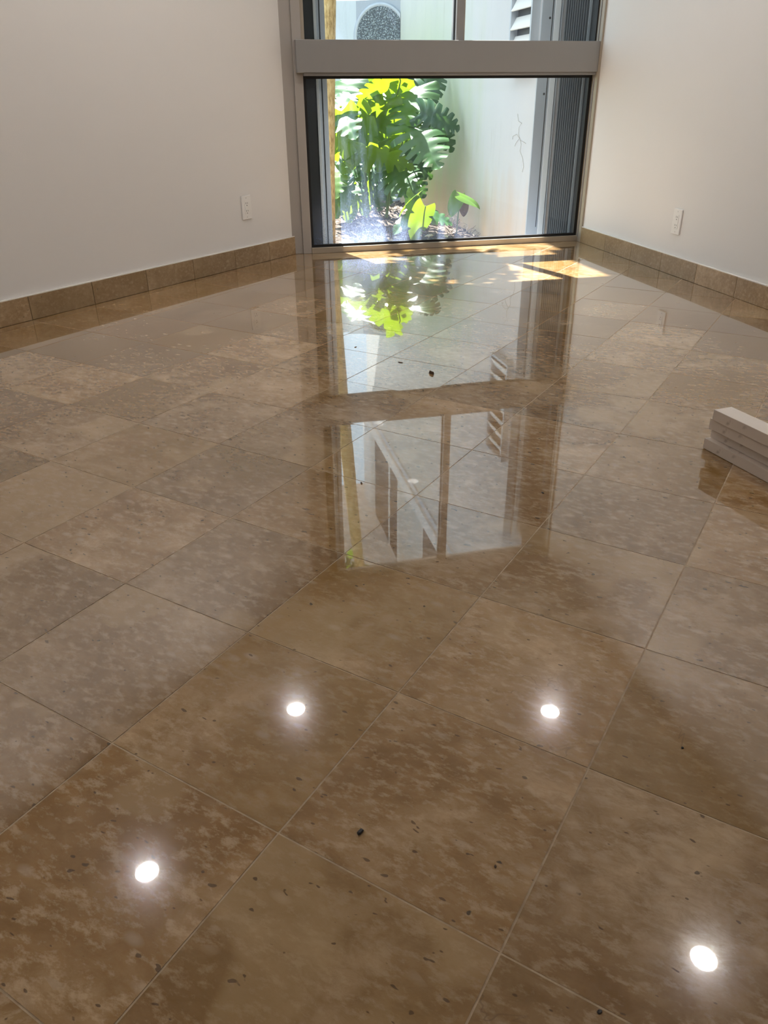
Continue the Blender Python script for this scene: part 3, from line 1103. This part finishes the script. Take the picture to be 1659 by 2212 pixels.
T_ = [
    # px, py, depth, length, attitude, in-plane angle, blade, material, stem foot
    (886, 222, 1.95, 0.42, 'G', 115, 'd', 'leaf', gp(0.1, 0)),
    (914, 300, 1.70, 0.47, 'G', 70, 'd', 'leaf', gp(0.15, -0.1)),
    (948, 256, 2.20, 0.36, 'V', 20, 'a', 'leaf_dark', gp(0.2, 0.1)),
    (955, 285, 2.10, 0.30, 'V', 55, 'b', 'leaf_dark', None),
    (868, 383, 1.90, 0.40, 'G', 65, 'd', 'leaf', gp(0.05, -0.1)),
    (903, 354, 2.30, 0.30, 'V', 35, 'b', 'leaf_dark', gp(0.2, 0)),
    (899, 392, 2.30, 0.27, 'V', 60, 'c', 'leaf_dark', gp(0.2, 0)),
    (893, 422, 2.40, 0.24, 'V', 75, 'z', 'leaf_dark', None),
    (818, 186, 1.95, 0.40, 'B', 150, 'a', 'leaf_young_lit', gp(-0.1, -0.1)),
    (858, 182, 2.10, 0.36, 'H', 40, 'b', 'leaf_young_lit', gp(0, 0)),
    (806, 204, 2.25, 0.34, 'G', 130, 'a', 'leaf', gp(-0.05, 0)),
    (784, 212, 2.20, 0.40, 'G', 165, 'a', 'leaf', gp(-0.2, 0)),
    (738, 200, 2.10, 0.38, 'G', 125, 'd', 'leaf', gp(-0.35, 0)),
    (730, 228, 2.00, 0.36, 'G', 140, 'a', 'leaf', gp(-0.35, 0)),
    (742, 252, 1.80, 0.38, 'G', 75, 'c', 'leaf', gp(-0.3, -0.1)),
    (746, 288, 1.90, 0.38, 'H', 80, 'z', 'leaf_young_lit', None),
    (728, 282, 2.20, 0.32, 'H', 105, 'y', 'leaf_young_lit', gp(-0.4, 0)),
    (783, 280, 1.95, 0.38, 'H', 65, 'z', 'leaf_young_lit', gp(-0.1, -0.1)),
    (812, 262, 2.10, 0.40, 'H', 110, 'a', 'leaf_young_lit', gp(-0.05, -0.05)),
    (824, 294, 2.30, 0.40, 'H', 50, 'b', 'leaf_young_lit', gp(0.02, 0)),
    (797, 240, 2.20, 0.36, 'V', 120, 'a', 'leaf', gp(-0.1, 0)),
    (850, 272, 2.35, 0.38, 'H', 90, 'a', 'leaf_young_lit', gp(0.05, 0.05)),
    (873, 268, 2.45, 0.40, 'V', 85, 'd', 'leaf', gp(0.1, 0.05)),
    (826, 331, 1.80, 0.46, 'B', 8, 'b', 'leaf_young_lit', gp(-0.05, -0.1)),
    (786, 322, 2.10, 0.38, 'B', 165, 'c', 'leaf_young_lit', gp(-0.1, 0)),
    (735, 322, 2.20, 0.36, 'B', 175, 'a', 'leaf_young_lit', gp(-0.35, 0.05)),
    (726, 383, 1.90, 0.30, 'G', 100, 'c', 'leaf_young_lit', gp(-0.4, -0.1)),
    (748, 350, 2.40, 0.30, 'G', 60, 'd', 'leaf', gp(-0.3, 0.1)),
    (775, 372, 2.50, 0.30, 'V', 90, 'b', 'leaf_dark', gp(-0.15, 0.1)),
    (808, 365, 2.50, 0.32, 'G', 120, 'd', 'leaf', gp(0, 0.1)),
    (838, 352, 2.60, 0.32, 'V', 80, 'a', 'leaf', gp(0.05, 0.1)),
    (842, 400, 2.50, 0.30, 'G', 100, 'c', 'leaf', None),
    (812, 415, 2.40, 0.28, 'V', 80, 'd', 'leaf', gp(0, 0.1)),
    (760, 412, 2.20, 0.28, 'G', 95, 'c', 'leaf', gp(-0.25, 0)),
    (735, 432, 1.95, 0.26, 'V', 110, 'c', 'leaf', gp(-0.35, -0.1)),
    (785, 430, 2.30, 0.26, 'H', 85, 'z', 'leaf_young_lit', gp(-0.1, 0)),
    (755, 450, 2.10, 0.22, 'H', 95, 'y', 'leaf_young_lit', gp(-0.2, -0.05)),
    (880, 190, 2.70, 0.40, 'V', 75, 'd', 'leaf_dark', gp(0.1, 0.1)),
    (926, 188, 2.70, 0.38, 'V', -40, 'a', 'leaf_dark', gp(0.15, 0.1)),
    (758, 172, 2.30, 0.36, 'G', 120, 'd', 'leaf', gp(-0.2, 0.1)),
    (808, 228, 2.70, 0.40, 'V', 80, 'a', 'leaf', gp(-0.05, 0.15)),
    (765, 300, 2.60, 0.38, 'V', 100, 'd', 'leaf', gp(-0.2, 0.15)),
    (845, 320, 2.80, 0.38, 'V', 80, 'd', 'leaf_dark', gp(0.08, 0.15)),
    (800, 340, 2.80, 0.38, 'V', 100, 'a', 'leaf_dark', gp(0, 0.15)),
]
for (px, py, y, L, kind, phi, key, mat, stem) in T_:
    tip, nr_ = frame_of(kind, phi)
    leaf_at(mon, px, py, y, L, tip, nr_, key, mat, stem)
# tall bare stems in the middle of the clump
for (pts_) in (((792, 455, 2.4), (789, 380, 2.2), (783, 320, 2.1), (770, 250, 2.0)), ((800, 455, 2.4), (797, 370, 2.25), (796, 300, 2.15), (795, 240, 2.1)),
               ((730, 470, 2.1), (737, 400, 2.05), (741, 340, 2.0)), ((835, 470, 2.2), (842, 400, 2.2), (845, 350, 2.2))):
    bm = bmesh.new()
    tube(bm, [on_y(a, b, y) - mon.location for a, b, y in pts_], 0.014, 8)
    mesh_obj('stem', bm, 'petiole', mon, True)

# low young monstera in front
P1 = on_y(905, 526, 1.22)
ym = empty('young_monstera', (P1.x, P1.y, GROUND))
tag(ym, 'low bright green young monstera at the foot of the clump', 'plant')
s1 = (P1.x, P1.y, GROUND + 0.01)
leaf_at(ym, 880, 436, P1.y + 0.12, 0.23, (-0.75, -0.2, -0.35), (-0.1, 0.5, 0.85), 'y', 'leaf_young_lit', s1, 0.006)
leaf_at(ym, 893, 445, P1.y + 0.1, 0.22, (-0.2, -0.6, -0.7), (0.55, -0.5, 0.6), 'z', 'leaf_young_lit', s1, 0.006)
leaf_at(ym, 904, 476, P1.y - 0.05, 0.26, (-0.3, 0.3, -0.8), (0.1, 0.86, 0.42), 'z', 'leaf_young_lit', s1, 0.006)
leaf_at(ym, 942, 465, P1.y + 0.1, 0.26, (0.9, -0.25, -0.15), (0.0, -0.45, 0.9), 'c', 'leaf', s1, 0.006)
leaf_at(ym, 872, 480, P1.y + 0.05, 0.20, (-0.75, -0.4, -0.3), (-0.1, -0.5, 0.85), 'z', 'leaf', s1, 0.005)

# seedling against the wall
P2 = on_floor(986, 492, GROUND)
P2.x, P2.y = on_y(986, 492, 1.45).x, 1.45
sd_ = empty('seedling', (P2.x, P2.y, GROUND))
tag(sd_, 'small wilting seedling with drooping leaves by the courtyard wall', 'plant')
bm = bmesh.new()
top = on_y(996, 426, P2.y)
stp = [Vector((0, 0, 0)), (on_y(990, 460, P2.y) - sd_.location), (top - sd_.location)]
tube(bm, stp, [0.006, 0.005, 0.004], 8)
mesh_obj('stem', bm, 'petiole', sd_, True)
leaf_at(sd_, 982, 440, P2.y - 0.03, 0.17, (-0.45, -0.3, -0.75), (-0.4, -0.75, 0.45), 'y', 'leaf_young_lit')
leaf_at(sd_, 1015, 430, P2.y - 0.02, 0.19, (0.85, -0.3, -0.28), (0.05, -0.35, 0.9), 'y', 'leaf_young_lit')
o = leaf_at(sd_, 1003, 448, P2.y - 0.02, 0.13, (0.15, -0.1, -0.95), (0.1, -0.95, 0.1), 'y', 'leaf')
me = o.data.copy()
me.materials.clear()
me.materials.append(MAT['wilt'])
o.data = me

# dried vine tendrils on the courtyard wall
def on_x(px, py, x):
    d = ray(px, py)
    return CAM + d * ((x - CAM.x) / d.x)


vb = on_x(1126, 372, XC - 0.004)
vine = empty('dried_vine', (vb.x, vb.y, vb.z))
tag(vine, 'thin dried vine tendrils clinging to the courtyard wall', 'vine')
for chain in (((1118, 246), (1120, 262), (1127, 266), (1121, 275), (1120, 290), (1123, 300), (1126, 312), (1123, 326), (1129, 342), (1131, 360), (1128, 372)),
              ((1123, 300), (1116, 290), (1108, 294), (1107, 301)), ((1123, 303), (1130, 306), (1136, 310)), ((1121, 300), (1114, 310), (1112, 316))):
    bm = bmesh.new()
    tube(bm, [on_x(a, b, XC - 0.004) - vine.location for a, b in chain], 0.0011, 5)
    mesh_obj('tendril', bm, 'vine', vine, True)
